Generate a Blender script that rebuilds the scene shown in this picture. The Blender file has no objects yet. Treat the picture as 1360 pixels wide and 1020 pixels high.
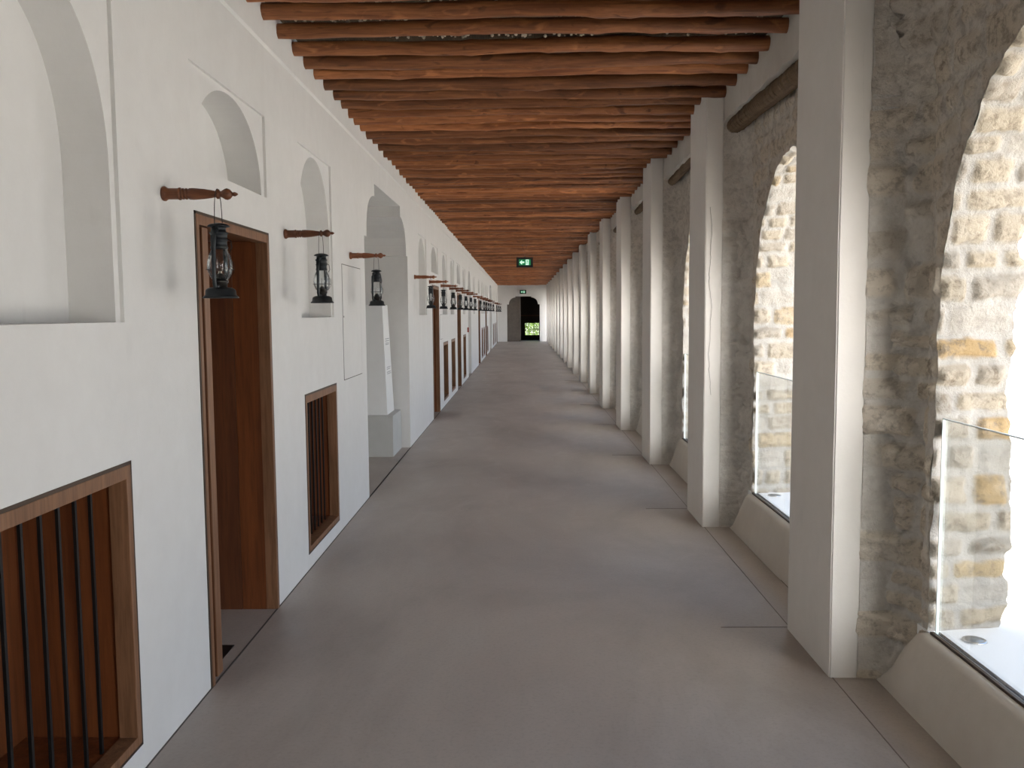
import bpy, bmesh, math, random
import numpy as np
from mathutils import Vector, Matrix
from mathutils.geometry import tessellate_polygon

random.seed(7)
S = bpy.context.scene
COL = S.collection
PI = math.pi

# ------------------------------------------------------------------ dimensions
XL = -1.346            # face of the left wall
XP = 1.330             # corridor face of the pillars
YE = 48.5              # end wall
YB = -6.0              # wall behind the camera
PER = 2.683            # bay length
P0 = 3.70              # near face of the first pillar in view
ZB = 3.12              # underside of the ceiling poles
ZR = 3.228              # ceiling matting
WB = 1.612             # corridor face of the stone arcade
XO = 1.93              # outer face of the stone arcade
NB = 17                # pillars in view

# ------------------------------------------------------------------ mesh builder
class MB:
    def __init__(s): s.v = []; s.f = []; s.m = []; s.a = []; s.sm = []
    def vert(s, p, a=(0, 0, 0)): s.v.append(tuple(p)); s.a.append(a); return len(s.v) - 1
    def face(s, idx, m=0, smooth=False): s.f.append(tuple(idx)); s.m.append(m); s.sm.append(smooth)
    def poly(s, pts, m=0):
        s.face([s.vert(p) for p in pts], m)
    def box(s, a, b, m=0, bev=0.0):
        x0, y0, z0 = [min(a[i], b[i]) for i in range(3)]; x1, y1, z1 = [max(a[i], b[i]) for i in range(3)]
        if bev <= 0:
            i = [s.vert(p) for p in ((x0,y0,z0),(x1,y0,z0),(x1,y1,z0),(x0,y1,z0),(x0,y0,z1),(x1,y0,z1),(x1,y1,z1),(x0,y1,z1))]
            for q in ((0,3,2,1),(4,5,6,7),(0,1,5,4),(1,2,6,5),(2,3,7,6),(3,0,4,7)): s.face([i[k] for k in q], m)
        else:
            bm = bmesh.new(); bmesh.ops.create_cube(bm, size=1)
            for v in bm.verts: v.co = Vector(((x0+x1)/2 + v.co.x*(x1-x0), (y0+y1)/2 + v.co.y*(y1-y0), (z0+z1)/2 + v.co.z*(z1-z0)))
            bmesh.ops.bevel(bm, geom=bm.edges[:], offset=bev, segments=2, affect='EDGES', profile=.6)
            base = len(s.v); bm.verts.index_update()
            for v in bm.verts: s.vert(v.co)
            for f in bm.faces: s.face([base + v.index for v in f.verts], m)
            bm.free()
    def lathe(s, prof, origin=(0,0,0), axis='z', seg=20, m=0, smooth=True):
        o = Vector(origin); rings = []
        for (r, h) in prof:
            ring = []
            for k in range(seg):
                a = 2*PI*k/seg; c, d = r*math.cos(a), r*math.sin(a)
                p = {'z': (c, d, h), 'x': (h, c, d), 'y': (d, h, c)}[axis]
                ring.append(s.vert(o + Vector(p)))
            rings.append(ring)
        for a, b in zip(rings[:-1], rings[1:]):
            for k in range(seg):
                n = (k+1) % seg
                s.face((a[k], a[n], b[n], b[k]), m, smooth)
        s.face(rings[0][::-1], m); s.face(rings[-1], m)
    def tube(s, pts, r, seg=8, m=0, closed=False):
        pts = [Vector(p) for p in pts]; rings = []; n = len(pts)
        up = Vector((0.123, 0.31, 0.94)).normalized()
        for i, p in enumerate(pts):
            if closed: t = pts[(i+1) % n] - pts[i-1]
            else: t = pts[min(i+1, n-1)] - pts[max(i-1, 0)]
            t.normalize(); a = t.cross(up)
            if a.length < 1e-3: a = t.cross(Vector((1, 0, 0)))
            a.normalize(); b = t.cross(a); rr = r[i] if isinstance(r, (list, tuple)) else r
            rings.append([s.vert(p + rr*(math.cos(2*PI*k/seg)*a + math.sin(2*PI*k/seg)*b)) for k in range(seg)])
        prs = list(zip(rings[:-1], rings[1:]))
        if closed: prs.append((rings[-1], rings[0]))
        for a, b in prs:
            for k in range(seg): s.face((a[k], a[(k+1) % seg], b[(k+1) % seg], b[k]), m, True)
        if not closed: s.face(rings[0][::-1], m); s.face(rings[-1], m)
    def flat(s, pts2, fn, m=0):
        """fill a concave polygon given in 2D; fn maps 2D -> 3D"""
        tris = tessellate_polygon([[Vector((p[0], p[1], 0)) for p in pts2]])
        base = [s.vert(fn(*p)) for p in pts2]
        for t in tris: s.face([base[i] for i in t], m)
    def strip(s, pts2, f0, f1, m=0, closed=False, smooth=False):
        a = [s.vert(f0(*p)) for p in pts2]; b = [s.vert(f1(*p)) for p in pts2]; n = len(pts2)
        for i in range(n if closed else n-1):
            j = (i+1) % n; s.face((a[i], a[j], b[j], b[i]), m, smooth)
    def mesh(s, name, mats, attr=False, recalc=True, weld=0.0):
        me = bpy.data.meshes.new(name); me.from_pydata(s.v, [], s.f)
        for mt in (mats if isinstance(mats, (list, tuple)) else [mats]): me.materials.append(mt)
        me.polygons.foreach_set('material_index', s.m); me.polygons.foreach_set('use_smooth', s.sm)
        if attr:
            at = me.attributes.new('stone', 'FLOAT_VECTOR', 'POINT')
            at.data.foreach_set('vector', [c for a in s.a for c in a])
        me.update()
        if recalc:
            bm = bmesh.new(); bm.from_mesh(me)
            if weld: bmesh.ops.remove_doubles(bm, verts=bm.verts[:], dist=weld)
            bmesh.ops.recalc_face_normals(bm, faces=bm.faces[:]); bm.to_mesh(me); bm.free()
        return me

def link(name, me, parent=None, loc=(0,0,0)):
    o = bpy.data.objects.new(name, me); COL.objects.link(o); o.location = loc
    if parent is not None: o.parent = parent
    return o
def empty(name, loc=(0,0,0)):
    o = bpy.data.objects.new(name, None); o.empty_display_size = .05; COL.objects.link(o); o.location = loc; return o
def tag(o, label=None, cat=None, group=None, kind=None):
    if label: o['label'] = label
    if cat: o['category'] = cat
    if group: o['group'] = group
    if kind: o['kind'] = kind
    return o
def copy_tree(o, parent=None):
    c = o.copy(); COL.objects.link(c); c.parent = parent
    for ch in [x for x in KIDS.get(o.name, [])]: copy_tree(ch, c)
    return c
KIDS = {}
def kids_index():
    KIDS.clear()
    for x in bpy.data.objects:
        if x.parent: KIDS.setdefault(x.parent.name, []).append(x)

ORD = ['first','second','third','fourth','fifth','sixth','seventh','eighth','ninth','tenth','eleventh','twelfth',
       'thirteenth','fourteenth','fifteenth','sixteenth','seventeenth','eighteenth','nineteenth','twentieth']

# ------------------------------------------------------------------ materials
def new_mat(name):
    m = bpy.data.materials.new(name); m.use_nodes = True; nt = m.node_tree; nt.nodes.clear()
    out = nt.nodes.new('ShaderNodeOutputMaterial'); b = nt.nodes.new('ShaderNodeBsdfPrincipled')
    nt.links.new(b.outputs[0], out.inputs[0]); return m, nt, b, out
def N(nt, t, **kw):
    n = nt.nodes.new(t)
    for k, v in kw.items():
        if k in n.inputs: n.inputs[k].default_value = v
        else: setattr(n, k, v)
    return n
def coords(nt, scale=(1,1,1), space='Object'):
    tc = N(nt, 'ShaderNodeTexCoord'); mp = N(nt, 'ShaderNodeMapping'); mp.inputs['Scale'].default_value = scale
    nt.links.new(tc.outputs[space], mp.inputs[0]); return mp.outputs[0]
def noise(nt, vec, scale, detail=4, rough=.55, dist=0):
    n = N(nt, 'ShaderNodeTexNoise', Scale=scale, Detail=detail, Roughness=rough, Distortion=dist)
    nt.links.new(vec, n.inputs['Vector']); return n.outputs['Fac']
def ramp(nt, fac, stops):
    r = N(nt, 'ShaderNodeValToRGB'); e = r.color_ramp.elements
    while len(e) < len(stops): e.new(.5)
    for k, (p, c) in enumerate(stops):
        e[k].position = p; e[k].color = (*c, 1) if len(c) == 3 else c
    nt.links.new(fac, r.inputs[0]); return r.outputs[0]
def mix(nt, fac, a, b, mode='MIX'):
    m = N(nt, 'ShaderNodeMix', data_type='RGBA', blend_type=mode)
    for i, v in ((0, fac), (6, a), (7, b)):
        if hasattr(v, 'is_linked'): nt.links.new(v, m.inputs[i])
        else: m.inputs[i].default_value = (v if i == 0 else ((*v, 1) if len(v) == 3 else v))
    return m.outputs[2]
def bump(nt, b, h, strength=.3, dist=.01):
    n = N(nt, 'ShaderNodeBump', Strength=strength, Distance=dist); nt.links.new(h, n.inputs['Height'])
    nt.links.new(n.outputs[0], b.inputs['Normal'])
def simple(name, col, rough=.6, metal=0, var=.12, sc=6, bmp=.15):
    m, nt, b, _ = new_mat(name); v = coords(nt); f = noise(nt, v, sc, 5)
    c = ramp(nt, f, [(.3, tuple(x*(1-var) for x in col)), (.7, tuple(min(1, x*(1+var)) for x in col))])
    nt.links.new(c, b.inputs['Base Color']); b.inputs['Roughness'].default_value = rough; b.inputs['Metallic'].default_value = metal
    if bmp: bump(nt, b, noise(nt, v, sc*12, 4), bmp, .003)
    return m

def plaster(name, col, stain, rough=.85, amt=.5, crack=False):
    m, nt, b, _ = new_mat(name); v = coords(nt)
    vz = coords(nt, (1.6, 1.6, .55))
    big = noise(nt, vz, 1.3, 6, .6, .4); mid = noise(nt, v, 9, 6, .65)
    c = mix(nt, ramp(nt, big, [(.35, (0,0,0)), (.75, (amt,)*3)]), col, stain)
    c = mix(nt, ramp(nt, mid, [(.35, (0,0,0)), (.8, (.35,)*3)]), c, tuple(x*.93 for x in stain))
    blot = noise(nt, vz, 4.5, 3, .5, .8)
    c = mix(nt, ramp(nt, blot, [(.68, (0,0,0)), (.8, (.22,)*3)]), c, tuple(x*.78 for x in stain))
    if crack:
        cv = coords(nt, (9, 9, 1.5)); vo = N(nt, 'ShaderNodeTexVoronoi', feature='DISTANCE_TO_EDGE', Scale=.9)
        wob = N(nt, 'ShaderNodeTexNoise', Scale=6, Detail=5); nt.links.new(cv, wob.inputs['Vector'])
        ad = N(nt, 'ShaderNodeVectorMath', operation='MULTIPLY_ADD'); nt.links.new(wob.outputs['Color'], ad.inputs[0]); ad.inputs[1].default_value = (.25,)*3
        nt.links.new(cv, ad.inputs[2]); nt.links.new(ad.outputs[0], vo.inputs['Vector'])
        msk = noise(nt, v, .9, 2); mk = ramp(nt, msk, [(.55, (0,0,0)), (.6, (1,1,1))])
        ln = ramp(nt, vo.outputs['Distance'], [(.002, (.5,)*3), (.012, (0,0,0))])
        mm = N(nt, 'ShaderNodeMath', operation='MULTIPLY'); nt.links.new(ln, mm.inputs[0]); nt.links.new(mk, mm.inputs[1])
        c = mix(nt, mm.outputs[0], c, tuple(x*.5 for x in stain))
    nt.links.new(c, b.inputs['Base Color']); b.inputs['Roughness'].default_value = rough
    b.inputs['Specular IOR Level'].default_value = .25
    fine = noise(nt, v, 55, 5, .7)
    bump(nt, b, fine, .18, .004)
    return m

def wood(name, dark, light, axis='z', sc=1.0, rough=.5, rand=False, gloss=.4, knots=False, boards=None):
    m, nt, b, _ = new_mat(name)
    s = {'x': (.9, 14, 14), 'y': (14, .9, 14), 'z': (14, 14, .9)}[axis]
    v = coords(nt, tuple(q*sc for q in s))
    if rand:
        oi = N(nt, 'ShaderNodeObjectInfo'); ml = N(nt, 'ShaderNodeMath', operation='MULTIPLY'); ml.inputs[1].default_value = 37
        nt.links.new(oi.outputs['Random'], ml.inputs[0]); ad = N(nt, 'ShaderNodeVectorMath', operation='ADD')
        nt.links.new(v, ad.inputs[0]); nt.links.new(ml.outputs[0], ad.inputs[1]); v = ad.outputs[0]
    f = noise(nt, v, 1.6, 8, .62, .7); g = noise(nt, v, 6, 6, .6)
    c = ramp(nt, f, [(.28, dark), (.52, tuple((a+b_)/2 for a, b_ in zip(dark, light))), (.75, light)])
    c = mix(nt, ramp(nt, g, [(.45, (0,0,0)), (.75, (.55,)*3)]), c, tuple(x*.45 for x in dark))
    if knots:
        vk = coords(nt, (1.6, 5, 5))
        if rand:
            a2 = N(nt, 'ShaderNodeVectorMath', operation='ADD'); nt.links.new(vk, a2.inputs[0]); nt.links.new(ml.outputs[0], a2.inputs[1]); vk = a2.outputs[0]
        fk = noise(nt, vk, 2.2, 3, .5, 1.4)
        c = mix(nt, ramp(nt, fk, [(.62, (0,0,0)), (.70, (.7,)*3)]), c, tuple(x*.5 for x in dark))
        c = mix(nt, ramp(nt, fk, [(.3, (.5,)*3), (.4, (0,0,0))]), c, tuple(min(1, x*1.35) for x in light))
    if rand:
        h = N(nt, 'ShaderNodeHueSaturation'); mr = N(nt, 'ShaderNodeMapRange'); mr.inputs[3].default_value = .5; mr.inputs[4].default_value = 1.3
        nt.links.new(oi.outputs['Random'], mr.inputs[0]); nt.links.new(mr.outputs[0], h.inputs['Value']); nt.links.new(c, h.inputs['Color']); c = h.outputs[0]
    nt.links.new(c, b.inputs['Base Color']); b.inputs['Roughness'].default_value = rough; b.inputs['Specular IOR Level'].default_value = gloss
    bump(nt, b, f, .35, .006)
    return m

def thin_glass(name, tint=(1,1,1), refl=.06, rough=.0, fk=.8):
    m, nt, b, out = new_mat(name); nt.nodes.remove(b)
    t = N(nt, 'ShaderNodeBsdfTransparent'); t.inputs[0].default_value = (*tint, 1)
    g = N(nt, 'ShaderNodeBsdfGlossy'); g.inputs['Roughness'].default_value = .03 + rough
    fr = N(nt, 'ShaderNodeLayerWeight'); fr.inputs['Blend'].default_value = .18
    ad = N(nt, 'ShaderNodeMath', operation='ADD', use_clamp=True); ad.inputs[1].default_value = refl*.5
    ms = N(nt, 'ShaderNodeMath', operation='MULTIPLY'); ms.inputs[1].default_value = fk
    nt.links.new(fr.outputs['Fresnel'], ms.inputs[0]); nt.links.new(ms.outputs[0], ad.inputs[0])
    mx = N(nt, 'ShaderNodeMixShader'); nt.links.new(ad.outputs[0], mx.inputs[0]); nt.links.new(t.outputs[0], mx.inputs[1]); nt.links.new(g.outputs[0], mx.inputs[2])
    nt.links.new(mx.outputs[0], out.inputs[0]); return m

def stone_mat():
    m, nt, b, _ = new_mat('limestone rubble')
    at = N(nt, 'ShaderNodeAttribute', attribute_name='stone'); sp = N(nt, 'ShaderNodeSeparateXYZ'); nt.links.new(at.outputs['Vector'], sp.inputs[0])
    mask, rnd, face = sp.outputs[0], sp.outputs[1], sp.outputs[2]
    v = coords(nt); f1 = noise(nt, v, 22, 8, .7); f2 = noise(nt, v, 5, 5, .6, .5); f3 = noise(nt, v, 70, 6, .7)
    sc = ramp(nt, rnd, [(0, (.56,.49,.38)), (.22, (.62,.54,.43)), (.42, (.47,.43,.37)), (.6, (.64,.56,.44)), (.80, (.60,.52,.40)), (.92, (.60,.46,.27)), (1, (.58,.40,.20))])
    sc = mix(nt, ramp(nt, f1, [(.38, (.75,)*3), (.50, (0,0,0))]), sc, (.30,.245,.18))
    sc = mix(nt, ramp(nt, f2, [(.5, (0,0,0)), (.7, (.5,)*3)]), sc, (.66,.60,.52))
    mo = ramp(nt, f2, [(.3, (.56,.53,.48)), (.7, (.68,.65,.60))])
    mo = mix(nt, ramp(nt, f1, [(.3, (.35,)*3), (.55, (0,0,0))]), mo, (.38,.34,.29))
    c = mix(nt, mask, mo, sc)
    # smoother earth-coloured lime render on the corridor face
    er = ramp(nt, f2, [(.3, (.48,.41,.33)), (.7, (.64,.56,.47))])
    er = mix(nt, ramp(nt, f1, [(.40, (.8,)*3), (.52, (0,0,0))]), er, (.28,.22,.16))  # crevice shade put into the colour at the low spots
    k = N(nt, 'ShaderNodeMath', operation='MULTIPLY'); nt.links.new(face, k.inputs[0]); k.inputs[1].default_value = .5
    c = mix(nt, k.outputs[0], c, er)
    kf = N(nt, 'ShaderNodeMapRange'); nt.links.new(face, kf.inputs[0]); kf.inputs[1].default_value = -1; kf.inputs[2].default_value = 0; kf.inputs[3].default_value = .54; kf.inputs[4].default_value = 1.0  # reveal stone dimmed in colour to offset the strong light on it
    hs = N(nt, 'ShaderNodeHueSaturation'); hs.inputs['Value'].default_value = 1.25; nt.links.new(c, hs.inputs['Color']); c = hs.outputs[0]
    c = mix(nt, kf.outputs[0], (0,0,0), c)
    nt.links.new(c, b.inputs['Base Color']); b.inputs['Roughness'].default_value = .95; b.inputs['Specular IOR Level'].default_value = .1
    ad = N(nt, 'ShaderNodeMath', operation='MULTIPLY_ADD'); nt.links.new(f3, ad.inputs[0]); ad.inputs[1].default_value = .4; nt.links.new(f1, ad.inputs[2])
    bump(nt, b, ad.outputs[0], 1.0, .016)
    return m

def floor_mat():
    m, nt, b, _ = new_mat('polished screed')
    v = coords(nt); va = coords(nt, (1, .55, 1))
    f = noise(nt, va, .9, 7, .62, .6); g = noise(nt, va, 4.2, 7, .65, .8); h = noise(nt, v, 60, 4, .7)
    c = ramp(nt, f, [(.3, (.335,.285,.245)), (.5, (.42,.36,.315)), (.72, (.49,.43,.375))])
    c = mix(nt, ramp(nt, g, [(.5, (0,0,0)), (.72, (.45,)*3)]), c, (.50,.445,.395))
    c = mix(nt, ramp(nt, h, [(.35, (.25,)*3), (.5, (0,0,0))]), c, (.26,.225,.19))
    sv = coords(nt, (1, 3.2, 1)); sw = noise(nt, sv, 7, 2, .5, 2.5)
    c = mix(nt, ramp(nt, sw, [(.70, (0,0,0)), (.74, (.25,)*3), (.80, (0,0,0))]), c, (.47,.43,.39))
    nt.links.new(c, b.inputs['Base Color'])
    r = ramp(nt, g, [(.3, (.36,)*3), (.7, (.56,)*3)]); nt.links.new(r, b.inputs['Roughness'])
    b.inputs['Specular IOR Level'].default_value = .42
    bump(nt, b, g, .05, .004); return m

def emis(name, col, st):
    m, nt, b, _ = new_mat(name); b.inputs['Base Color'].default_value = (*col, 1)
    b.inputs['Emission Color'].default_value = (*col, 1); b.inputs['Emission Strength'].default_value = st; return m

M = {}
M['plaster'] = plaster('white lime plaster', (.73,.72,.70), (.665,.65,.625))
M['pillar'] = plaster('pillar lime plaster', (.88,.84,.785), (.83,.785,.72), crack=True)
M['lintel'] = plaster('patchy lintel plaster', (.72,.68,.62), (.56,.51,.44), amt=.8)
M['parapet'] = plaster('earth toned parapet render', (.72,.66,.58), (.62,.55,.47))
M['sill'] = plaster('pale sill render', (.90,.90,.89), (.86,.86,.85))
M['stone'] = stone_mat()
M['floor'] = floor_mat()
M['gap'] = simple('shadow gap filler', (.09,.08,.07), .9)
M['joint'] = simple('screed joint', (.22,.185,.155), .8)
M['pole'] = wood('reddish timber pole', (.17,.052,.018), (.52,.205,.075), 'x', 1.0, .6, rand=True, knots=True)
M['palm'] = wood('fibrous palm trunk', (.13,.085,.05), (.30,.21,.13), 'y', .8, .9)
M['mat'] = wood('palm rib matting', (.035,.022,.012), (.12,.075,.04), 'y', 3.0, .95)
M['chip'] = simple('pale gravel chips', (.50,.43,.34), .9, var=.35, sc=30)
M['door_wood'] = wood('oiled door wood', (.11,.032,.010), (.22,.068,.020), 'z', .8, .45)
M['door_dark'] = wood('dark door wood', (.085,.028,.012), (.15,.050,.018), 'z', .8, .5)
M['frame_wood'] = wood('frame wood', (.16,.075,.036), (.28,.14,.072), 'z', 1.0, .5)
M['turned'] = wood('turned reddish wood', (.15,.045,.018), (.34,.125,.05), 'x', 2.5, .4, rand=True)
M['bronze'] = simple('dark bronze trim', (.07,.045,.03), .45, .5)
M['steel'] = simple('black steel', (.018,.017,.017), .5, .6, bmp=0)
M['lantern'] = simple('blackened lantern tin', (.026,.030,.033), .45, .6, var=.3, sc=40)
M['brass'] = simple('burner tin', (.06,.055,.05), .4, .8, sc=60)
M['wick'] = simple('cotton wick', (.6,.55,.45), .9)
M['globe'] = thin_glass('lantern globe glass', (.95,.97,.97), .10)
M['glass'] = thin_glass('clear balustrade glass', (.99,1,.995), .02, fk=.35)
M['edge'] = simple('greenish glass edge', (.80,.88,.86), .2, var=.03, bmp=0)
M['hidden'] = simple('grey concrete lining', (.36,.345,.325), .9)
M['end_door'] = simple('taupe painted door', (.12,.10,.085), .6)
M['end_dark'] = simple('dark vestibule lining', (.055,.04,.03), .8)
M['white_box'] = simple('matt white board', (.80,.80,.79), .6, var=.02)
M['plinth'] = simple('pale grey plinth paint', (.52,.52,.50), .7, var=.04)
M['print'] = simple('grey printed lettering', (.30,.30,.32), .8, var=.02)
M['sign_black'] = simple('black sign housing', (.012,.012,.012), .5, var=.05, bmp=0)
M['sign_green'] = emis('lit green sign face', (.01,.20,.075), .55)
M['sign_white'] = emis('lit white pictogram', (.62,.95,.75), .9)
M['chrome'] = simple('bright metal', (.6,.6,.6), .25, 1, var=.03, bmp=0)
M['lens'] = simple('grey lens glass', (.22,.25,.27), .15, .3, bmp=0)
M['red'] = simple('dull red plastic', (.30,.05,.035), .5)
M['sand'] = plaster('sunlit sand render', (.60,.575,.535), (.55,.52,.475))
M['leaf'] = simple('yellow green leaves', (.10,.17,.022), .6, var=.35, sc=9, bmp=0)
M['stem'] = simple('brown stems', (.12,.08,.05), .8)
M['trunk_end'] = simple('black bracket metal', (.03,.03,.03), .5, .6)

# ------------------------------------------------------------------ numpy noise and stone pattern
def h3(ix, iy, iz, seed):
    n = (ix*374761393 + iy*668265263 + iz*2147483647 + seed*1274126177) & 0xffffffff
    n = ((n ^ (n >> 13))*1274126177) & 0xffffffff
    return ((n ^ (n >> 16)) & 0xffff)/65535.0
def vnoise(P, seed):
    P = np.asarray(P, dtype=float); I = np.floor(P).astype(np.int64); F = P - I; F = F*F*(3-2*F); r = 0
    for dx in (0,1):
        for dy in (0,1):
            for dz in (0,1):
                w = (F[...,0] if dx else 1-F[...,0])*(F[...,1] if dy else 1-F[...,1])*(F[...,2] if dz else 1-F[...,2])
                r = r + w*h3(I[...,0]+dx, I[...,1]+dy, I[...,2]+dz, seed)
    return r*2-1
def fbm(P, sc, seed, octv=4):
    a, r, t = 1.0, 0, 0
    for o in range(octv):
        r = r + a*vnoise(P*sc*(2**o), seed+o*17); t += a; a *= .5
    return r/t
def stones(u, v, seed, hmin=.085, hmax=.15, wmin=.12, wmax=.30, mort=.012):
    """coursed rubble: height 0..1, mask 0..1, random per stone"""
    rs = np.random.RandomState(seed)
    P = np.stack([u, v, np.zeros_like(u)+seed*.37], -1)
    uu = u + .022*fbm(P, 5, seed+1, 3); vv = v + .020*fbm(P, 4, seed+2, 3)
    rows = [-.2]
    while rows[-1] < 3.6: rows.append(rows[-1]+rs.uniform(hmin, hmax))
    rows = np.array(rows); ri = np.clip(np.searchsorted(rows, vv)-1, 0, len(rows)-2)
    lo_v, hi_v = rows[ri], rows[ri+1]
    cols = []; m = 0
    for r in range(len(rows)):
        c = [-6 - rs.uniform(0, .3)]
        while c[-1] < 6: c.append(c[-1]+rs.uniform(wmin, wmax))
        cols.append(c); m = max(m, len(c))
    lo_u = np.zeros_like(u); hi_u = np.zeros_like(u); ci = np.zeros(u.shape, np.int64)
    for r in range(len(rows)):
        k = ri == r
        if not k.any(): continue
        c = np.array(cols[r]); j = np.clip(np.searchsorted(c, uu[k])-1, 0, len(c)-2)
        lo_u[k] = c[j]; hi_u[k] = c[j+1]; ci[k] = j
    rnd = h3(ci, ri, ci*0+3, seed); rnd2 = h3(ci, ri, ci*0+11, seed); rnd3 = h3(ci, ri, ci*0+23, seed)
    mw = mort*(.6+1.6*rnd2)
    cu = (lo_u+hi_u)/2; cv = (lo_v+hi_v)/2; rad = .022
    qu = np.abs(uu-cu)-((hi_u-lo_u)/2-mw-rad); qv = np.abs(vv-cv)-((hi_v-lo_v)/2-mw*.9-rad)
    d = rad - (np.sqrt(np.maximum(qu,0)**2+np.maximum(qv,0)**2)+np.minimum(np.maximum(qu,qv),0))
    d = d + .008*fbm(P, 30, seed+5, 2)
    msk = np.clip(d/.010, 0, 1); hgt = np.clip(d/.028, 0, 1); hgt = hgt*hgt*(3-2*hgt)
    flush = np.where(rnd3 < .16, .25, 1.0)
    return hgt*flush*(.6+.6*rnd2), msk*np.where(rnd3 < .16, .25, 1.0), rnd

HW, SPR, RISE = .742, 1.50, 1.07        # arch opening: half width, spring line, rise
BH = (PER-.6)/2                          # half of the clear bay between pillars
def smooth(a, b, x):
    t = np.clip((x-a)/(b-a), 0, 1); return t*t*(3-2*t)
def prof_x(d, z):
    x = np.interp(d, [0, .79, .83, .865, .90, .95, 1.01, 1.034, BH], [0, 0, .012, .045, .030, -.005, -.040, -.070, -.158])
    top = 1 - smooth(2.45, 2.9, z); base = np.interp(d, [0, .80, BH], [0, 0, -.155])
    return WB + base + (x-base)*(.25+.75*top)

def arcade_bay(mb, yc, res, seed, fine):
    # outline of the opening: parameter list of points (dy, z)
    nj = max(8, int(SPR/res)); na = max(16, int(2.6/res))
    ca = [math.atan2(1.75/RISE, -BH/HW), math.atan2(1.75/RISE, BH/HW)]
    th = np.linspace(PI, 0, na)
    Z1 = ZR
    O, B = [], []
    for z in np.linspace(0, SPR, nj, endpoint=False): O.append((-HW, z)); B.append((-BH, z))
    L1 = Z1-SPR; L2 = 2*BH; tot = 2*L1+L2
    for i, t in enumerate(th):
        O.append((HW*math.cos(t), SPR+RISE*math.sin(t))); q = i/(na-1)*tot
        if q < L1: B.append((-BH, SPR+q))
        elif q < L1+L2: B.append((-BH+q-L1, Z1))
        else: B.append((BH, Z1-(q-L1-L2)))
    for z in np.linspace(SPR, 0, nj+1)[1:]: O.append((HW, z)); B.append((BH, z))
    O = np.array(O); B = np.array(B); n = len(O)
    # ragged outline: courses stick out by different amounts
    rs = np.random.RandomState(seed+99); st = rs.uniform(-1, 1, 64)
    arc = np.concatenate([[0], np.cumsum(np.linalg.norm(np.diff(O, axis=0), axis=1))])
    kk = arc/.115; i0 = np.floor(kk).astype(int); fr = smooth(.35, .65, kk-i0)
    jag = (st[i0 % 64]*(1-fr)+st[(i0+1) % 64]*fr)*.011
    jag = jag + .006*fbm(np.stack([arc, arc*0, arc*0+seed], -1), 25, seed, 3)
    cen = np.array([0, SPR*.9]); nrm = np.where(O[:, 1:2] < SPR, np.stack([np.sign(-O[:, 0]), 0*O[:, 0]], -1), -(O-np.array([0, SPR]))/np.linalg.norm(O-np.array([0, SPR-1e-6]), axis=1, keepdims=True))
    Oj = O + nrm*jag[:, None]
    def disp3(P):
        return .009*np.stack([fbm(P, 7, 5, 3), fbm(P, 7, 55, 3), fbm(P, 7, 105, 3)], -1)
    # --- corridor face
    ns = max(7, int(.42/res)) if fine else 7
    s = np.linspace(0, 1, ns)**1.0
    Y = Oj[:, None, 0]*(1-s)+B[:, None, 0]*s; Z = Oj[:, None, 1]*(1-s)+B[:, None, 1]*s
    X = prof_x(np.abs(Y), Z)
    P = np.stack([X, Y+yc, Z], -1)
    h, mk, rn = stones(Y+yc, Z, seed, .09, .17, .11, .26, .010)
    pier = smooth(.86, .96, np.abs(Y))
    edge = smooth(0, .03, np.minimum(s[None, :], 1)*np.ones_like(Y)*.33); bnd = 1-smooth(.97, 1.0, s)[None, :]*np.ones_like(Y)
    h = h*edge
    lump = fbm(P, 9, seed+31, 4)
    amp = .016+.026*pier
    P = P + disp3(P)*bnd[..., None]*np.ones(3)
    gor = 1-np.abs(fbm(P*np.array([1, 1, 1.7]), 7.5, seed+63, 4))            # ridged: crevices between lumps
    off = (h*amp + (lump*.030+.020*fbm(P, 20, seed+9, 3)-.020*np.clip(gor-.86, 0, 1)/.14)*pier + .010*lump - .008*np.clip(gor-.9, 0, 1)/.1)*(.30+.70*bnd)
    ny = np.sign(Y)*pier*.6*smooth(2.9, 2.4, Z); nx = np.sqrt(1-ny*ny)
    P[..., 0] -= off*nx; P[..., 1] -= off*ny*bnd
    facing = (1-pier)*(.55+.45*smooth(1.2, 2.0, Z)); facing = np.maximum(facing, smooth(1.6, 2.4, Z)*.85)*.9
    facing = np.maximum(facing*(1-.6*pier*smooth(2.3,1.5,Z)), .08*pier)
    low = smooth(.55, .1, Z)
    addgrid(mb, P, mk*(.9-.2*pier), rn*.8, facing, 0)
    # --- reveal of the arch
    nd = max(5, int(.36/res)) if fine else 5
    t = np.linspace(0, 1, nd)
    splay = np.where(O[:, 0:1] < 0, .16, .045)*t
    Yr = Oj[:, None, 0] - nrm[:, None, 0]*splay*1.0 + 0*t; Zr = Oj[:, None, 1] - np.where(O[:, None, 1] >= SPR, nrm[:, None, 1], 0)*splay*.6
    # outer end of the reveal is ragged too
    jag2 = (st[(i0+20) % 64]*(1-fr)+st[(i0+21) % 64]*fr)*.022
    Xr = prof_x(np.abs(Oj[:, 0:1]), Oj[:, 1:2])*(1-t)+(XO+jag2[:, None]+.012*fbm(np.stack([arc, arc*0+3, arc*0+seed], -1), 30, seed+3, 3)[:, None])*t
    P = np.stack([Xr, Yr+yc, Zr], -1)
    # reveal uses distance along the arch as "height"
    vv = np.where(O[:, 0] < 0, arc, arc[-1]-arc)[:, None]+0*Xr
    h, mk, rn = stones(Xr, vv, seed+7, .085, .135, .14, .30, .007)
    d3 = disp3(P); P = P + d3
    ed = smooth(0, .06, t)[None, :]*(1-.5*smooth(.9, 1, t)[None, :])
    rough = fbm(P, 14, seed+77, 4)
    off = (h*.022 + rough*.010)*ed
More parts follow.
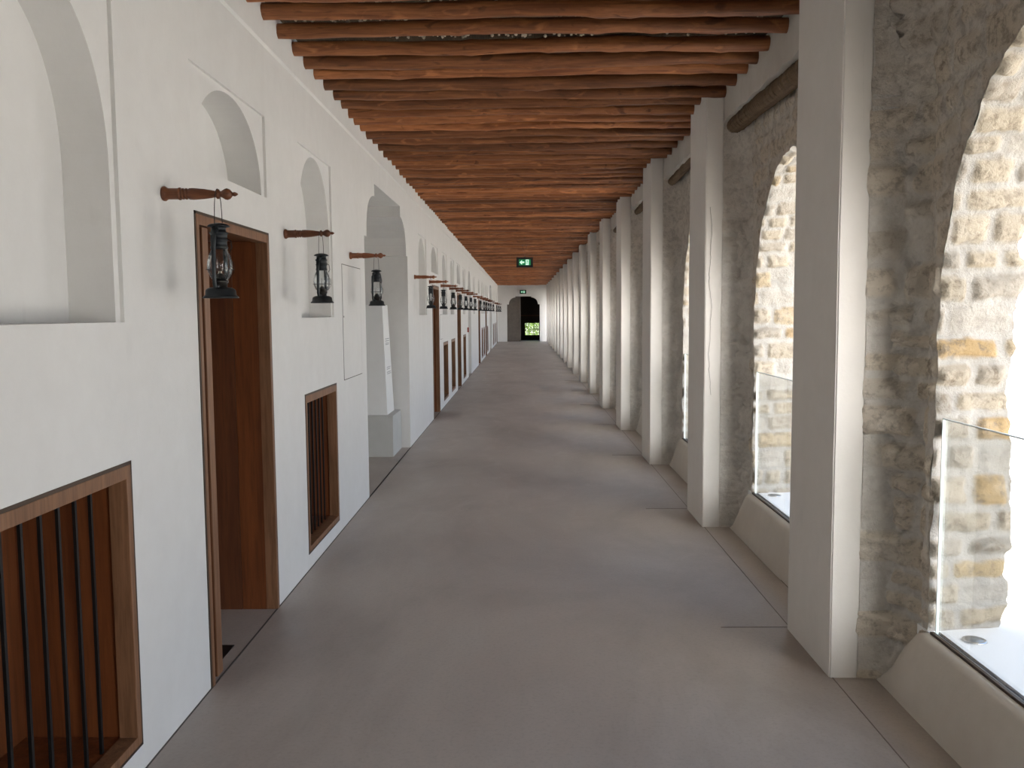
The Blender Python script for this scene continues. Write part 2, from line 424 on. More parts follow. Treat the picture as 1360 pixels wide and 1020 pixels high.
    P[..., 1] += nrm[:, None, 0]*off; P[..., 2] += nrm[:, None, 1]*off
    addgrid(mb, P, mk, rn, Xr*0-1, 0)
    # --- outer face of the wall
    s = np.linspace(0, 1, 4)
    o2 = np.stack([P[:, -1, 1]-yc, P[:, -1, 2]], -1); B2 = B*np.array([PER/2/BH, 1.0])
    Y = o2[:, None, 0]*(1-s)+B2[:, None, 0]*s; Z = o2[:, None, 1]*(1-s)+(B2[:, None, 1]+np.where(B2[:, None, 1] > 3.2, .4, 0))*s
    X = P[:, -1, 0][:, None]*(1-s)+XO*s
    addgrid(mb, np.stack([X, Y+yc, Z], -1), X*0+.3, X*0+.3, X*0, 0)

def addgrid(mb, P, a, b, c, m):
    n, k = P.shape[:2]; base = len(mb.v)
    mb.v.extend(map(tuple, P.reshape(-1, 3).tolist()))
    mb.a.extend(zip(np.asarray(a+0*P[...,0]).ravel().tolist(), np.asarray(b+0*P[...,0]).ravel().tolist(), np.asarray(c+0*P[...,0]).ravel().tolist()))
    for i in range(n-1):
        r = base+i*k
        for j in range(k-1):
            mb.f.append((r+j, r+j+1, r+k+j+1, r+k+j))
    q = (n-1)*(k-1); mb.m.extend([m]*q); mb.sm.extend([True]*q)

# ================================================================== SETTING
# ---- floor
mb = MB()
mb.box((-4.2, YB-.1, -.12), (1.60, YE+.25, 0))
fl = link('floor', mb.mesh('floor', M['floor'])); tag(fl, 'smooth brownish grey screed floor of the long corridor', 'floor', kind='structure')
mb = MB()
mb.box((XL-.002, YB, .0), (XL+.006, YE, .002))                    # dark shrinkage gap along the left wall
mb.box((1.532, YB, .0), (1.548, YE, .003))
for (a, b) in ((7.5, 10.32),): mb.box((XL-.004, a, 0), (XL+.006, b, .002))
ff = link('floor_edge_gap', mb.mesh('floor_edge_gap', M['gap']), fl)
mb = MB()
mb.box((1.345, 4.32-PER*3, .0), (1.349, YE, .0015))
yy = 4.315
while yy < YE: mb.box((1.0, yy, 0), (1.36, yy+.0035, .0015)); yy += PER
jj = link('floor_joint', mb.mesh('floor_joint', M['joint']), fl)

# ---- left wall with its recesses
def superarch(cy, hw, zs, rise, n=28, e=2.3):
    pts = []
    for i in range(n+1):
        t = PI - PI*i/n; c, s_ = math.cos(t), math.sin(t)
        pts.append((cy + hw*math.copysign(abs(c)**(2/e), c), zs + rise*abs(s_)**(2/e)))
    return pts
NZ0, NZ1 = 1.578, 2.637
rects = []     # (y0,y1,z0,z1)
tall = [(2.015, 2.94), (5.315, 6.235), (11.42, 12.36), (14.80, 15.74), (16.45, 17.37), (19.86, 20.80), (24.10, 25.02), (28.95, 29.87),
        (30.45, 31.37), (33.55, 34.47), (40.3, 41.2), (42.2, 43.1), (44.3, 45.2)]
lun = [(3.605, 4.655), (13.02, 14.07), (18.08, 19.12), (26.85, 27.9), (32.0, 33.05), (46.1, 47.1)]
doors = [(3.605, 4.655), (13.10, 14.12), (18.10, 19.12), (26.85, 27.9), (32.0, 33.05), (46.1, 47.1)]
hatch = [(2.015, 2.94), (5.34, 6.26), (14.86, 15.78), (16.53, 17.45), (19.88, 20.80), (28.95, 29.87), (30.45, 31.37), (33.55, 34.47), (40.3, 41.2), (42.2, 43.1), (44.3, 45.2)]
panel = [(6.535, 7.275, 1.10, 1.975), (14.28, 14.74, 1.17, 1.58)]
HZ0, HZ1, DZ = .095, 1.105, 2.03
GP = [(7.50, 10.32), (21.75, 23.0), (36.2, 38.9)]     # passages
def passage_outline(y0, y1):
    c = (y0+y1)/2; k = (y1-y0)/2; w = lambda q: q*k/1.41 if k > 1.2 else q-(1.41-k) if q > .5 else q
    left = [(-1.41, 0), (-1.41, 2.27), (-1.295, 2.27), (-1.285, 2.38), (-1.255, 2.47), (-1.20, 2.545), (-1.12, 2.605), (-1.02, 2.645), (-.90, 2.67), (-.845, 2.67), (-.845, 2.785)]
    L = [(c - w(-a), z) for a, z in left]; R_ = [(c + w(-a), z) for a, z in reversed(left)]
    return L + R_
for y0, y1 in tall: rects.append((y0, y1, NZ0, NZ1))
for y0, y1 in lun: rects.append((y0, y1, 2.215, NZ1))
for y0, y1 in doors: rects.append((y0, y1, 0, DZ))
for y0, y1 in hatch: rects.append((y0, y1, HZ0, HZ1))
for y0, y1 in GP: rects.append((y0, y1, 0, 2.785))
ys = sorted(set([YB, YE] + [r[0] for r in rects] + [r[1] for r in rects])); zs = sorted(set([0, 3.0, ] + [r[2] for r in rects] + [r[3] for r in rects]))
mb = MB()
for a, b in zip(ys[:-1], ys[1:]):
    for c, d in zip(zs[:-1], zs[1:]):
        ym, zm = (a+b)/2, (c+d)/2
        if any(r[0] < ym < r[1] and r[2] < zm < r[3] for r in rects): continue
        mb.poly([(XL, a, c), (XL, b, c), (XL, b, d), (XL, a, d)])
# upper band, a hair proud of the wall with a chamfered edge
mb.poly([(XL, YB, 3.0), (XL, YE, 3.0), (XL+.012, YE, 3.012), (XL+.012, YB, 3.012)])
mb.poly([(XL+.012, YB, 3.012), (XL+.012, YE, 3.012), (XL+.012, YE, 3.32), (XL+.012, YB, 3.32)])
STEP = .014
def niche(y0, y1, z0, z1, arch, depth):
    x1 = XL-STEP; xb = XL-depth
    for q in (((y0,z0),(y0,z1)), ((y0,z1),(y1,z1)), ((y1,z1),(y1,z0)), ((y1,z0),(y0,z0))):
        (a, b), (c, d) = q; mb.poly([(XL, a, b), (XL, c, d), (x1, c, d), (x1, a, b)])
    al = [(arch[0][0], z0)] + arch + [(arch[-1][0], z0)]
    mb.flat([(y0, z0)] + al + [(y1, z0), (y1, z1), (y0, z1)], lambda y, z: (x1, y, z))
    mb.strip(al, lambda y, z: (x1, y, z), lambda y, z: (xb, y, z), closed=True)
    mb.flat(al, lambda y, z: (xb, y, z))
for y0, y1 in tall: niche(y0, y1, NZ0, NZ1, superarch((y0+y1)/2, (y1-y0)/2-.035, 2.06, .555, e=2.15), .170)
for y0, y1 in lun: niche(y0, y1, 2.215, NZ1, superarch((y0+y1)/2, (y1-y0)/2-.05, 2.218, .402, e=2.1), .185)
# plastered linings of door and hatch openings (hidden behind the timber)
for y0, y1 in doors:
    mb.strip([(y0,0),(y0,DZ),(y1,DZ),(y1,0)], lambda y,z:(XL,y,z), lambda y,z:(XL-.62,y,z)); mb.poly([(XL-.62,y0,0),(XL-.62,y1,0),(XL-.62,y1,DZ),(XL-.62,y0,DZ)])
for y0, y1 in hatch:
    mb.strip([(y0,HZ0),(y0,HZ1),(y1,HZ1),(y1,HZ0)], lambda y,z:(XL,y,z), lambda y,z:(XL-.50,y,z), closed=True); mb.poly([(XL-.50,y0,HZ0),(XL-.50,y1,HZ0),(XL-.50,y1,HZ1),(XL-.50,y0,HZ1)])
for gi, (y0, y1) in enumerate(GP):
    ol = passage_outline(y0, y1); dp = 1.7 if gi != 1 else .9
    ar = ol[1:-1]
    mb.flat([(y0, 2.27)] + ar[1:-1] + [(y1, 2.27), (y1, 2.785), (y0, 2.785)], lambda y, z: (XL, y, z))
    mb.strip(ol, lambda y, z: (XL, y, z), lambda y, z: (XL-dp, y, z), m=0)
    mb.flat(ol, lambda y, z: (XL-dp, y, z), m=0)
# service panel joints: narrow dark lines let into the plaster
wl = link('wall_left', mb.mesh('wall_left', [M['plaster']])); tag(wl, 'long white plastered left wall with arched niches', 'wall', kind='structure')
mb = MB()
mb.poly([(-4.2, YB, 3.32), (-4.2, YE+.3, 3.32), (-4.2, YE+.3, -.1), (-4.2, YB, -.1)]);
bk = link('wall_outer_left', mb.mesh('wall_outer_left', M['hidden'])); tag(bk, 'plain concrete wall behind the left wall', 'wall', kind='structure')

# service panels in the wall
for i, (y0, y1, z0, z1) in enumerate(panel):
    g = .0055
    e = empty('access_panel', (XL, (y0+y1)/2, z0)); tag(e, ['large flush white access panel between the barred hatch and arched passage', 'small flush white access panel beside the second wooden door'][i], 'access panel')
    o3 = Vector(e.location); mb = MB()
    mb.box((.0, y0-o3.y+g, g), (.0025, y1-o3.y-g, z1-z0-g)); link('panel_leaf', mb.mesh('panel_leaf', M['plaster']), e)
    mb = MB()
    for a, b in (((y0, z0), (y1, z0+g)), ((y0, z1-g), (y1, z1)), ((y0, z0), (y0+g, z1)), ((y1-g, z0), (y1, z1))):
        mb.box((0, a[0]-o3.y, a[1]-z0), (.0018, b[0]-o3.y, b[1]-z0))
    link('panel_joint', mb.mesh('panel_joint', M['gap']), e)
    if i == 0:
        mb = MB(); mb.lathe([(.007, 0), (.007, .004), (.004, .005)], (.0, y0-o3.y+.03, .48), 'x', 12); link('panel_lock', mb.mesh('panel_lock', M['bronze']), e)

# ---- end wall with arched doorway
mb = MB()
cx = .075
half = [(-.905, 0), (-.905, 2.06), (-.805, 2.06), (-.795, 2.16), (-.765, 2.25), (-.71, 2.33), (-.64, 2.39), (-.55, 2.43), (-.46, 2.45), (-.44, 2.45), (-.44, 2.505)]
ol = [(cx+a, z) for a, z in half] + [(cx-a, z) for a, z in reversed(half)]
mb.flat([(XL-.05, 0)] + ol + [(2.2, 0), (2.2, 3.32), (XL-.05, 3.32)], lambda x, z: (x, YE, z))
mb.strip(ol, lambda x, z: (x, YE, z), lambda x, z: (x, YE+.25, z))
mb.flat([(-2.2, 0)] + ol + [(2.2, 0), (2.2, 3.32), (-2.2, 3.32)], lambda x, z: (x, YE+.25, z))
we = link('wall_end', mb.mesh('wall_end', M['plaster'])); tag(we, 'white end wall with stepped arched doorway', 'wall', kind='structure')
mb = MB(); mb.box((-4.2, YB-.1, 0), (2.4, YB, 3.32)); o = link('wall_back', mb.mesh('wall_back', M['plaster'])); tag(o, 'white wall behind the camera', 'wall', kind='structure')
# vestibule behind the end doorway, with a low window onto greenery
yv = YE+2.2
mb = MB()
wx0, wx1, wz0, wz1 = .145, 1.01, .27, 1.03
xs = [-1.6, wx0, wx1, 1.6]; zz = [0, wz0, wz1, 2.9]
for i in range(3):
    for j in range(3):
        if i == 1 and j == 1: continue
        mb.box((xs[i], yv, zz[j]), (xs[i+1], yv+.12, zz[j+1]))
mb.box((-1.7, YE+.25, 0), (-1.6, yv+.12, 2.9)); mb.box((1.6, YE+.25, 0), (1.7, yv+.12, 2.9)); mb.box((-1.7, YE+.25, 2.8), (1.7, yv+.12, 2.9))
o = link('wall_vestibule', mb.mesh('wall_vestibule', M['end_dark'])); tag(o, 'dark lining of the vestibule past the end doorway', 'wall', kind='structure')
mb = MB(); mb.box((-1.7, YE+.25, -.1), (1.7, yv+.12, 0)); o = link('floor_vestibule', mb.mesh('floor_vestibule', M['floor'])); tag(o, 'vestibule floor past the end doorway', 'floor', kind='structure')
w = empty('window_1', ((wx0+wx1)/2, yv, wz0)); tag(w, 'low gridded window glowing green past the end doorway', 'window', kind='structure')
mb = MB(); hw_ = (wx1-wx0)/2; hh_ = wz1-wz0
for a, b in (((-hw_, 0), (-hw_+.03, hh_)), ((hw_-.03, 0), (hw_, hh_)), ((-hw_, 0), (hw_, .03)), ((-hw_, hh_-.03), (hw_, hh_)), ((-hw_, hh_*.5-.01), (hw_, hh_*.5+.01)),
             ((-hw_*.36-.01, 0), (-hw_*.36+.01, hh_)), ((hw_*.34-.01, 0), (hw_*.34+.01, hh_))):
    mb.box((a[0], .02, a[1]), (b[0], .06, b[1]))
link('window_frame', mb.mesh('window_frame', M['steel']), w)
mb = MB(); mb.box((-hw_, .035, 0), (hw_, .041, hh_)); link('window_pane', mb.mesh('window_pane', M['glass']), w)
mb = MB(); mb.box((.25-.6, YE+1.5, 1.42), (1.0, YE+1.54, 1.45)); o = link('handrail', mb.mesh('handrail', M['frame_wood'])); 
tag(o, 'thin pale rail crossing the dark end doorway above the green window', 'rail')

# double door in the end wall: left leaf closed
d = empty('door_7', (-.83, YE+.12, 0)); tag(d, 'taupe left leaf of the arched end door', 'door', kind='structure')
lo = [(x, z) for x, z in ol if x <= -.08]; lo = [(a+.0, b) for a, b in lo] + [(-.10, 2.505), (-.10, 0)]
mb = MB(); f0 = lambda x, z: (x+.83, -.02, z+.0); f1 = lambda x, z: (x+.83, .03, z+.0)
mb.flat(lo, f0); mb.flat(lo, f1); mb.strip(lo, f0, f1, closed=True); link('door_leaf', mb.mesh('door_leaf', M['end_door']), d)
mb = MB(); mb.box((.722, -.045, 0.01), (.745, -.02, 2.49)); link('meeting_stile', mb.mesh('meeting_stile', simple('pale stile metal', (.3,.28,.26), .5)), d)
mb = MB(); mb.box((.715, -.08, 1.02), (.735, -.06, 1.22)); mb.box((.72, -.065, 1.04), (.73, -.04, 1.06)); mb.box((.72, -.065, 1.18), (.73, -.04, 1.20)); link('door_handle', mb.mesh('door_handle', M['chrome']), d)

# ---- right-hand arcade
mb = MB()
for k in range(-3, 18):
    yc = P0 - BH + PER*k
    res, fine = (.011, True) if k in (0, 1) else (.020, True) if k == 2 else (.035, True) if k in (3, 4) else (.07, False)
    if yc - HW > YE: break
    if yc + BH > YE + 1.5: break
    arcade_bay(mb, yc, res, 100+k*13, fine)
    # core behind the pillar
for k in range(-4, 18):
    y0 = P0 + PER*k
    if y0 > YE: break
    mb.box((1.455, y0+.0, 0), (XO, y0+.6, 3.32), 0)
wr = link('wall_right', mb.mesh('wall_right', [M['stone']], attr=True)); tag(wr, 'rough rubble stone arcade wall along the right side', 'wall', kind='structure')

# plaster lintel bands above the bays
mb = MB()
for k in range(-3, 18):
    y0 = P0 + PER*(k-1) + .6; y1 = min(P0 + PER*k, YE)
    if y0 > YE-.1: break
    n = 24
    for i in range(n):
        a = y0+(y1-y0)*i/n; b = y0+(y1-y0)*(i+1)/n
        za = 2.955+.010*math.sin(i*1.7+k); zb = 2.955+.010*math.sin((i+1)*1.7+k)
        mb.poly([(1.455, a, za), (1.455, b, zb), (1.455, b, 3.32), (1.455, a, 3.32)])
        mb.poly([(1.455, a, za), (1.455, b, zb), (1.66, b, zb-.004), (1.66, a, za-.004)])
o = link('trim_lintel', mb.mesh('trim_lintel', M['lintel'])); tag(o, 'patchy plaster band between the pillars under the ceiling', 'trim', kind='structure')

# ---- ceiling matting and roof
mb = MB(); mb.box((-4.2, YB-.1, ZR), (1.98, YE+.3, ZR+.25))
o = link('ceiling', mb.mesh('ceiling', M['mat'])); tag(o, 'dark palm matting above the ceiling poles', 'ceiling', kind='structure')
# pale chips showing through the gaps
mb = MB(); rs = random.Random(3)
ico = bmesh.new(); bmesh.ops.create_icosphere(ico, subdivisions=1, radius=1); iv = [v.co.copy() for v in ico.verts]; ifc = [[v.index for v in f.verts] for f in ico.faces]; ico.free()
for row in range(11):
    for q in range(330):
        yy = 4.20 + row*.272 + rs.uniform(-.10, .10) + .12
        x = rs.uniform(-1.25, 1.40)
        if fbm(np.array([x*1.2, row*3.1, 0.]), 1.3, 4, 2) < -.05 and row > 1: continue
        r = rs.uniform(.005, .013); rot = Matrix.Rotation(rs.uniform(0, 6), 3, 'Z') @ Matrix.Rotation(rs.uniform(0, 6), 3, 'X')
        b0 = len(mb.v); c = Vector((x, yy, ZR-r*.5-rs.uniform(0, .02)))
        for p in iv: mb.vert(c + rot @ Vector((p.x*r*rs.uniform(.7,1.2), p.y*r, p.z*r*rs.uniform(.7,1.3))))
        for f in ifc: mb.face([b0+i for i in f])
o = link('gravel_chips', mb.mesh('gravel_chips', M['chip'], recalc=False)); tag(o, 'pale stone chips showing in the gaps above the nearest ceiling poles', 'gravel', kind='stuff')

# ---- outside ground and sky strip
mb = MB(); mb.box((XO-.02, -30, -.35), (40, 90, -.15)); mb.box((-30, YE+5, -.35), (XO, 90, -.15)); o = link('ground', mb.mesh('ground', M['sand'])); tag(o, 'bright sunlit sand coloured ground outside', 'ground', kind='structure')

mb = MB(); mb.box((1.98, YB-.1, 3.34), (2.95, YE+.3, 3.50)); o = link('trim_eave', mb.mesh('trim_eave', M['sand'])); tag(o, 'added unseen overhang keeping the sun off the stone arcade', 'eave', kind='structure')  # unseen overhang, added to keep direct sun off the arch jambs

# ================================================================== THINGS
# ---- white pillars
pm = []
for v in range(4):
    bm = bmesh.new(); bmesh.ops.create_cube(bm, size=1)
    for q in bm.verts: q.co = Vector(((q.co.x+.5)*.125, (q.co.y+.5)*.6, (q.co.z+.5)*3.225))
    bmesh.ops.bevel(bm, geom=[e for e in bm.edges if abs(e.verts[0].co.z-e.verts[1].co.z) > 1], offset=.006, segments=3, affect='EDGES')
    bmesh.ops.subdivide_edges(bm, edges=[e for e in bm.edges if abs(e.verts[0].co.z-e.verts[1].co.z) > 1], cuts=40)
    rs = np.random.RandomState(v)
    for q in bm.verts:
        f = fbm(np.array([q.co.x*2, q.co.y*2+v*9, q.co.z]), 1.6, 40+v, 3)
        if q.co.x < .1: q.co.x += f*.005
        q.co.y += f*.004
        if q.co.z < .25 and v in (0, 2): q.co.y += .0
    for f in bm.faces: f.smooth = False
    me = bpy.data.meshes.new('pillar'); bm.to_mesh(me); bm.free(); me.materials.append(M['pillar']); pm.append(me)
for k in range(-3, NB):
    o = link('pillar', pm[k % 4], None, (XP, P0+PER*k, 0))
    if k >= 0:
        lab = {0: 'nearest and tallest looking white plastered pillar on the right', 1: 'white plastered pillar with a long hairline crack, second from the camera'}.get(k, 'white plastered pillar, %s from the camera along the right side' % ORD[k])
    else: lab = 'white plastered pillar beside the camera, %s back from the nearest one in view' % ORD[-k-1]
    tag(o, lab, 'pillar', 'white pillars along the arcade')

# hairline crack on the second pillar (a real thin groove line lying on its camera face)
mb = MB(); rs = random.Random(5); z = 2.35; x = 1.362; pts = []
while z > .95:
    pts.append((x, P0+PER-.0045, z)); z -= rs.uniform(.02, .05); x = min(1.385, max(1.352, x+rs.uniform(-.006, .006)))
p2 = [q for q in bpy.data.objects if q.get('label', '').startswith('white plastered pillar with a long')][0]
mb.tube([(a-XP, b-P0-PER, c) for a, b, c in pts], .0011, 4); link('crack', mb.mesh('crack', M['joint']), p2)

# ---- sills with render parapets, glass panels, uplights, palm log lintels
def bayname(k):
    return 'before the nearest pillar' if k == 0 else 'between the %s and %s pillars' % (ORD[k-1], ORD[k])
for k in range(0, 17):
    y1 = min(P0+PER*k, YE); y0 = P0+PER*(k-1)+.6
    yc = P0-BH+PER*k
    mb = MB(); prof = [(1.545, 0), (1.538, .03), (1.545, .12), (1.568, .26), (1.578, .306), (1.590, .318), (XO+.02, .318), (XO+.02, 0)]
    # render parapet, sloping back, its ends feathered up onto the stone
    ny = 34; rows = []
    for i in range(ny+1):
        y = y0+(y1-y0)*i/ny; dd = abs(y-yc); up = 0.0; lo_ = float(min(1, max(0, (dd-.76)/.27)))**1.3
        row = []
        for j, (x, z) in enumerate([(1.530, 0), (1.533, .08), (1.552, .20), (1.578, .29), (1.596, .315), (1.615, .318)]):
            zz_ = z*(1+.45*up*(1-lo_)) ; xx = x + .012*up*(1-lo_)*z/.3 - .0*lo_
            if lo_ > 0: zz_ = z*(1-.97*lo_); xx = x + (.02*lo_ if j > 3 else 0)
            row.append((xx, y, zz_))
        rows.append(row)
    P = np.array(rows); P[..., 0] += .004*fbm(P, 3, k, 3)
    addgrid(mb, P, 0, 0, 0, 0)
    mb.box((1.615, yc-HW-.1, 0), (XO+.55, yc+HW+.1, .318), 1)
    o = link('trim_%d' % (k+1), mb.mesh('trim_parapet', [M['parapet'], M['sill']])); tag(o, 'low rendered parapet and pale sill %s' % bayname(k), 'sill', kind='structure')
# glass
gw = HW-.030
mbp = MB(); mbp.box((-.005, -gw, 0), (.005, gw, .86)); gp = mbp.mesh('pane', M['glass'])
mbe = MB()
for a, b in (((-.0054, -gw, .858), (.0054, gw, .8625)), ((-.0054, gw-.0045, 0), (.0054, gw, .86)), ((-.0054, -gw, 0), (.0054, -gw+.0045, .86))): mbe.box(a, b)
ge = mbe.mesh('pane_edge', M['edge'])
mbc = MB(); mbc.box((-.022, -gw-.01, -.004), (-.007, gw+.01, .010), bev=.002); mbc.box((.007, -gw-.01, -.004), (.018, gw+.01, .008), bev=.002); gc = mbc.mesh('channel', M['bronze'])
mbu = MB(); mbu.lathe([(.040, .0), (.045, .003), (.043, .007), (.034, .008)], seg=28); um = mbu.mesh('uplight_ring', M['chrome'])
mbl = MB(); mbl.lathe([(.033, .0), (.033, .0085), (.01, .0095)], seg=24); ul = mbl.mesh('uplight_lens', M['lens'])
def palm_mesh(v, L, r):
    mb = MB(); rs = random.Random(v); n = 420; pts = []; rr = []
    for i in range(n+1):
        t = i/n; y = t*L; sc = (y % .034)/.034
        pts.append((.008*math.sin(t*5+v)+rs.uniform(-.001, .001), y, .006*math.sin(t*7+v*2))); rr.append(r*(.84+.24*sc+rs.uniform(-.03, .03)))
    mb.tube(pts, rr, 14); return mb.mesh('palm_log', M['palm'])
pl = [palm_mesh(1, 2*BH-.004, .058), palm_mesh(2, 2*BH-.004, .040)]
for k in range(0, 17):
    yc = P0-BH+PER*k
    if yc+BH > YE+.1: break
    g = empty('glass_panel', (1.632, yc, .318))
    tag(g, ('clear glass guard panel in the big arch %s' if k == 0 else 'clear glass guard panel in the arch %s') % bayname(k), 'glass panel', 'glass panels in the stone arches')
    link('pane', gp, g); link('pane_edge', ge, g); link('channel', gc, g)
    for s_, nm in (((1, 'far'),) if k < 2 else ((1, 'far'),)):
        u = empty('uplight', (1.745, yc+HW-.10, .318)); tag(u, 'round sill light in the arch %s' % bayname(k), 'light fitting', 'round lights in the arch sills')
        link('uplight_ring', um, u); link('uplight_lens', ul, u)
    o = link('palm_log_lintel', pl[0 if k <= 1 else 1], None, (1.535, yc-BH+.002, 2.915 if k <= 1 else 2.93))
    tag(o, ('thick ridged palm trunk lintel %s' if k <= 1 else 'slim palm trunk lintel %s') % bayname(k), 'beam', 'palm trunk lintels over the arches')

# ---- ceiling poles
def pole_mesh(v):
    rs = random.Random(50+v); mb = MB(); n = 56; L = 1.475-XL+.02; pts = []; rr = []; r0 = rs.uniform(.038, .048); tp = rs.uniform(-.10, .10)
    ph = [rs.uniform(0, 6) for _ in range(6)]; am = rs.uniform(.006, .014)
    knots = [(rs.random(), rs.uniform(.003, .008)) for _ in range(5)]
    for i in range(n+1):
        t = i/n
        r = r0*(1+tp*(t-.5)) + .0022*math.sin(t*23+ph[0]) + .0016*math.sin(t*47+ph[1])
        for kt, ka in knots: r += ka*math.exp(-((t-kt)/.012)**2)
        pts.append((t*L, am*math.sin(t*4+ph[2])+.004*math.sin(t*11+ph[3]), am*.6*math.sin(t*5+ph[4])+.003*math.sin(t*13+ph[5])-.0)); rr.append(r)
    mb.tube(pts, rr, 16)
    for i, p in enumerate(mb.v):
        q = Vector(p); ang = math.atan2(q.z, q.y); d = .0025*math.sin(3*ang+ph[0]+q.x*2)+.0015*math.sin(7*ang+q.x*5)
        mb.v[i] = (q.x, q.y+d*math.cos(ang), q.z+d*math.sin(ang))
    return mb.mesh('ceiling_pole', M['pole'])
pms = [pole_mesh(v) for v in range(16)]
ypos = [4.345, 4.62, 4.895, 5.24, 5.50, 5.755, 6.04, 6.34, 6.60, 6.86, 7.10, 7.37, 7.65, 7.96, 8.28, 8.57, 8.83, 9.13, 9.40, 9.68]
rs = random.Random(11)
while ypos[-1] < YE-.35: ypos.append(ypos[-1]+rs.uniform(.262, .298))
cnt = {}
prev = -1
for i, y in enumerate(ypos):
    v = rs.randrange(16)
    while v == prev: v = rs.randrange(16)
    prev = v
    o = link('ceiling_pole', pms[v], None, (XL-.01, y+.02, ZB+.044+rs.uniform(-.006, .006)))
    b = max(0, int((y-P0)//PER)); cnt[b] = cnt.get(b, 0)+1
    if b < 16: lab = 'reddish round timber ceiling pole, %s past the %s pillar' % (ORD[cnt[b]-1], ORD[b])
    else: lab = 'reddish round timber ceiling pole, %s past the sixteenth pillar toward the end wall' % ORD[cnt[b]-1]
    tag(o, lab, 'beam', 'round timber poles across the ceiling')

# ---- doors in the left wall
for i, (y0, y1) in enumerate(doors):
    d = empty('door_%d' % (i+1), (XL, y0, 0)); tag(d, 'wood lined doorway in the left wall', 'door', kind='structure'); W = y1-y0
    mb = MB(); fx = .006; t = .042
    mb.box((-.055, .012, 0), (fx, t, DZ-.012), bev=.002); mb.box((-.055, W-t, 0), (fx, W-.012, DZ-.012), bev=.002); mb.box((-.055, t, DZ-t-.012), (fx-.0005, W-t, DZ-.012), bev=.002)
    link('door_frame', mb.mesh('door_frame', M['frame_wood']), d)
    mb = MB(); mb.box((-.05, 0, 0), (fx-.002, .012, DZ)); mb.box((-.05, W-.012, 0), (fx-.002, W, DZ)); mb.box((-.05, 0, DZ-.012), (fx-.002, W, DZ)); link('frame_edge', mb.mesh('frame_edge', M['bronze']), d)
    mb = MB()
    mb.box((-.185, W-.042, 0), (-.055, W-.002, DZ-.02)); mb.box((-.60, .0, DZ-.045), (-.055, W, DZ-.02)); mb.box((-.60, 0, 0), (-.055, .03, DZ-.02))
    link('door_lining', mb.mesh('door_lining', M['door_wood']), d)
    mb = MB(); mb.box((-.60, W-.045, 0), (-.187, W-.004, DZ-.02)); mb.box((-.61, 0, 0), (-.59, W, DZ-.02)); link('closed_leaf', mb.mesh('closed_leaf', M['door_dark']), d)
    mb = MB(); mb.box((-.58, .095, .012), (-.008, .160, DZ-.06)); lf = link('open_leaf', mb.mesh('open_leaf', M['door_dark']), d)  # core coloured dark to paint the shade in the gap beside the frame
    mb = MB(); mb.box((-.008, .095, .012), (-.003, .160, DZ-.06), bev=.001); link('leaf_edge', mb.mesh('leaf_edge', M['frame_wood']), lf)
    if i == 0:
        mb = MB(); mb.box((-.14, .30, 0), (-.06, .485, .004)); link('floor_plate', mb.mesh('floor_plate', M['steel']), d)

# ---- barred hatches
for i, (y0, y1) in enumerate(hatch):
    e = empty('window_%d' % (i+2), (XL, y0, HZ0)); tag(e, 'wood framed barred hatch low in the left wall', 'window', kind='structure'); W = y1-y0; H = HZ1-HZ0; t = .045
    mb = MB()
    mb.box((-.06, .012, .012), (.004, t, H-.012), bev=.002); mb.box((-.06, W-t, .012), (.004, W-.012, H-.012), bev=.002)
    mb.box((-.06, t, .012), (.004, W-t, t), bev=.002); mb.box((-.06, t, H-t-.012), (.004, W-t, H-.012), bev=.002)
    link('window_frame', mb.mesh('window_frame', M['frame_wood']), e)
    mb = MB(); mb.box((-.06, 0, 0), (.002, .012, H)); mb.box((-.06, W-.012, 0), (.002, W, H)); mb.box((-.06, 0, 0), (.002, W, .012)); mb.box((-.06, 0, H-.012), (.002, W, H)); link('frame_edge', mb.mesh('frame_edge', M['bronze']), e)
    mb = MB(); D = .40
    mb.box((-D, W-.03, .01), (-.06, W-.002, H-.01)); mb.box((-D, .002, .01), (-.06, .03, H-.01)); mb.box((-D, .0, H-.04), (-.06, W, H-.01)); mb.box((-D, 0, .01), (-.06, W, .04))
    link('lining', mb.mesh('lining', M['door_wood']), e)
    mb = MB(); nb = 8
    for q in range(nb):
        a = W*q/nb; mb.box((-D-.02, a+.002, .02), (-D+(.004 if q % 2 else 0), a+W/nb-.002, H-.02), bev=.0015)
    link('back_boards', mb.mesh('back_boards', M['door_wood']), e)
    q = 0; y = W-.145
    while y > .06:
        mb = MB(); mb.box((-.079, y-.006, .04), (-.069, y+.006, H-.04)); link('bar', mb.mesh('bar', M['steel']), e); y -= .10

# ---- turned wooden lantern brackets
prof = [(.024, 0), (.027, .003), (.028, .010), (.024, .016), (.021, .022), (.021, .060), (.0235, .066), (.0235, .070), (.016, .074), (.021, .078), (.021, .083), (.016, .087), (.021, .091), (.021, .096), (.016, .100),
        (.0215, .106), (.022, .120), (.019, .160), (.015, .190), (.012, .205), (.012, .210), (.018, .213), (.018, .220), (.012, .223), (.011, .229), (.015, .236), (.020, .245), (.0215, .253), (.018, .263), (.011, .270), (.006, .273), (.008, .279), (.008, .284), (.004, .292), (.001, .295)]
mb = MB(); mb.lathe([(r, h*.96) for r, h in prof], axis='x', seg=24); arm = mb.mesh('arm', M['turned'])
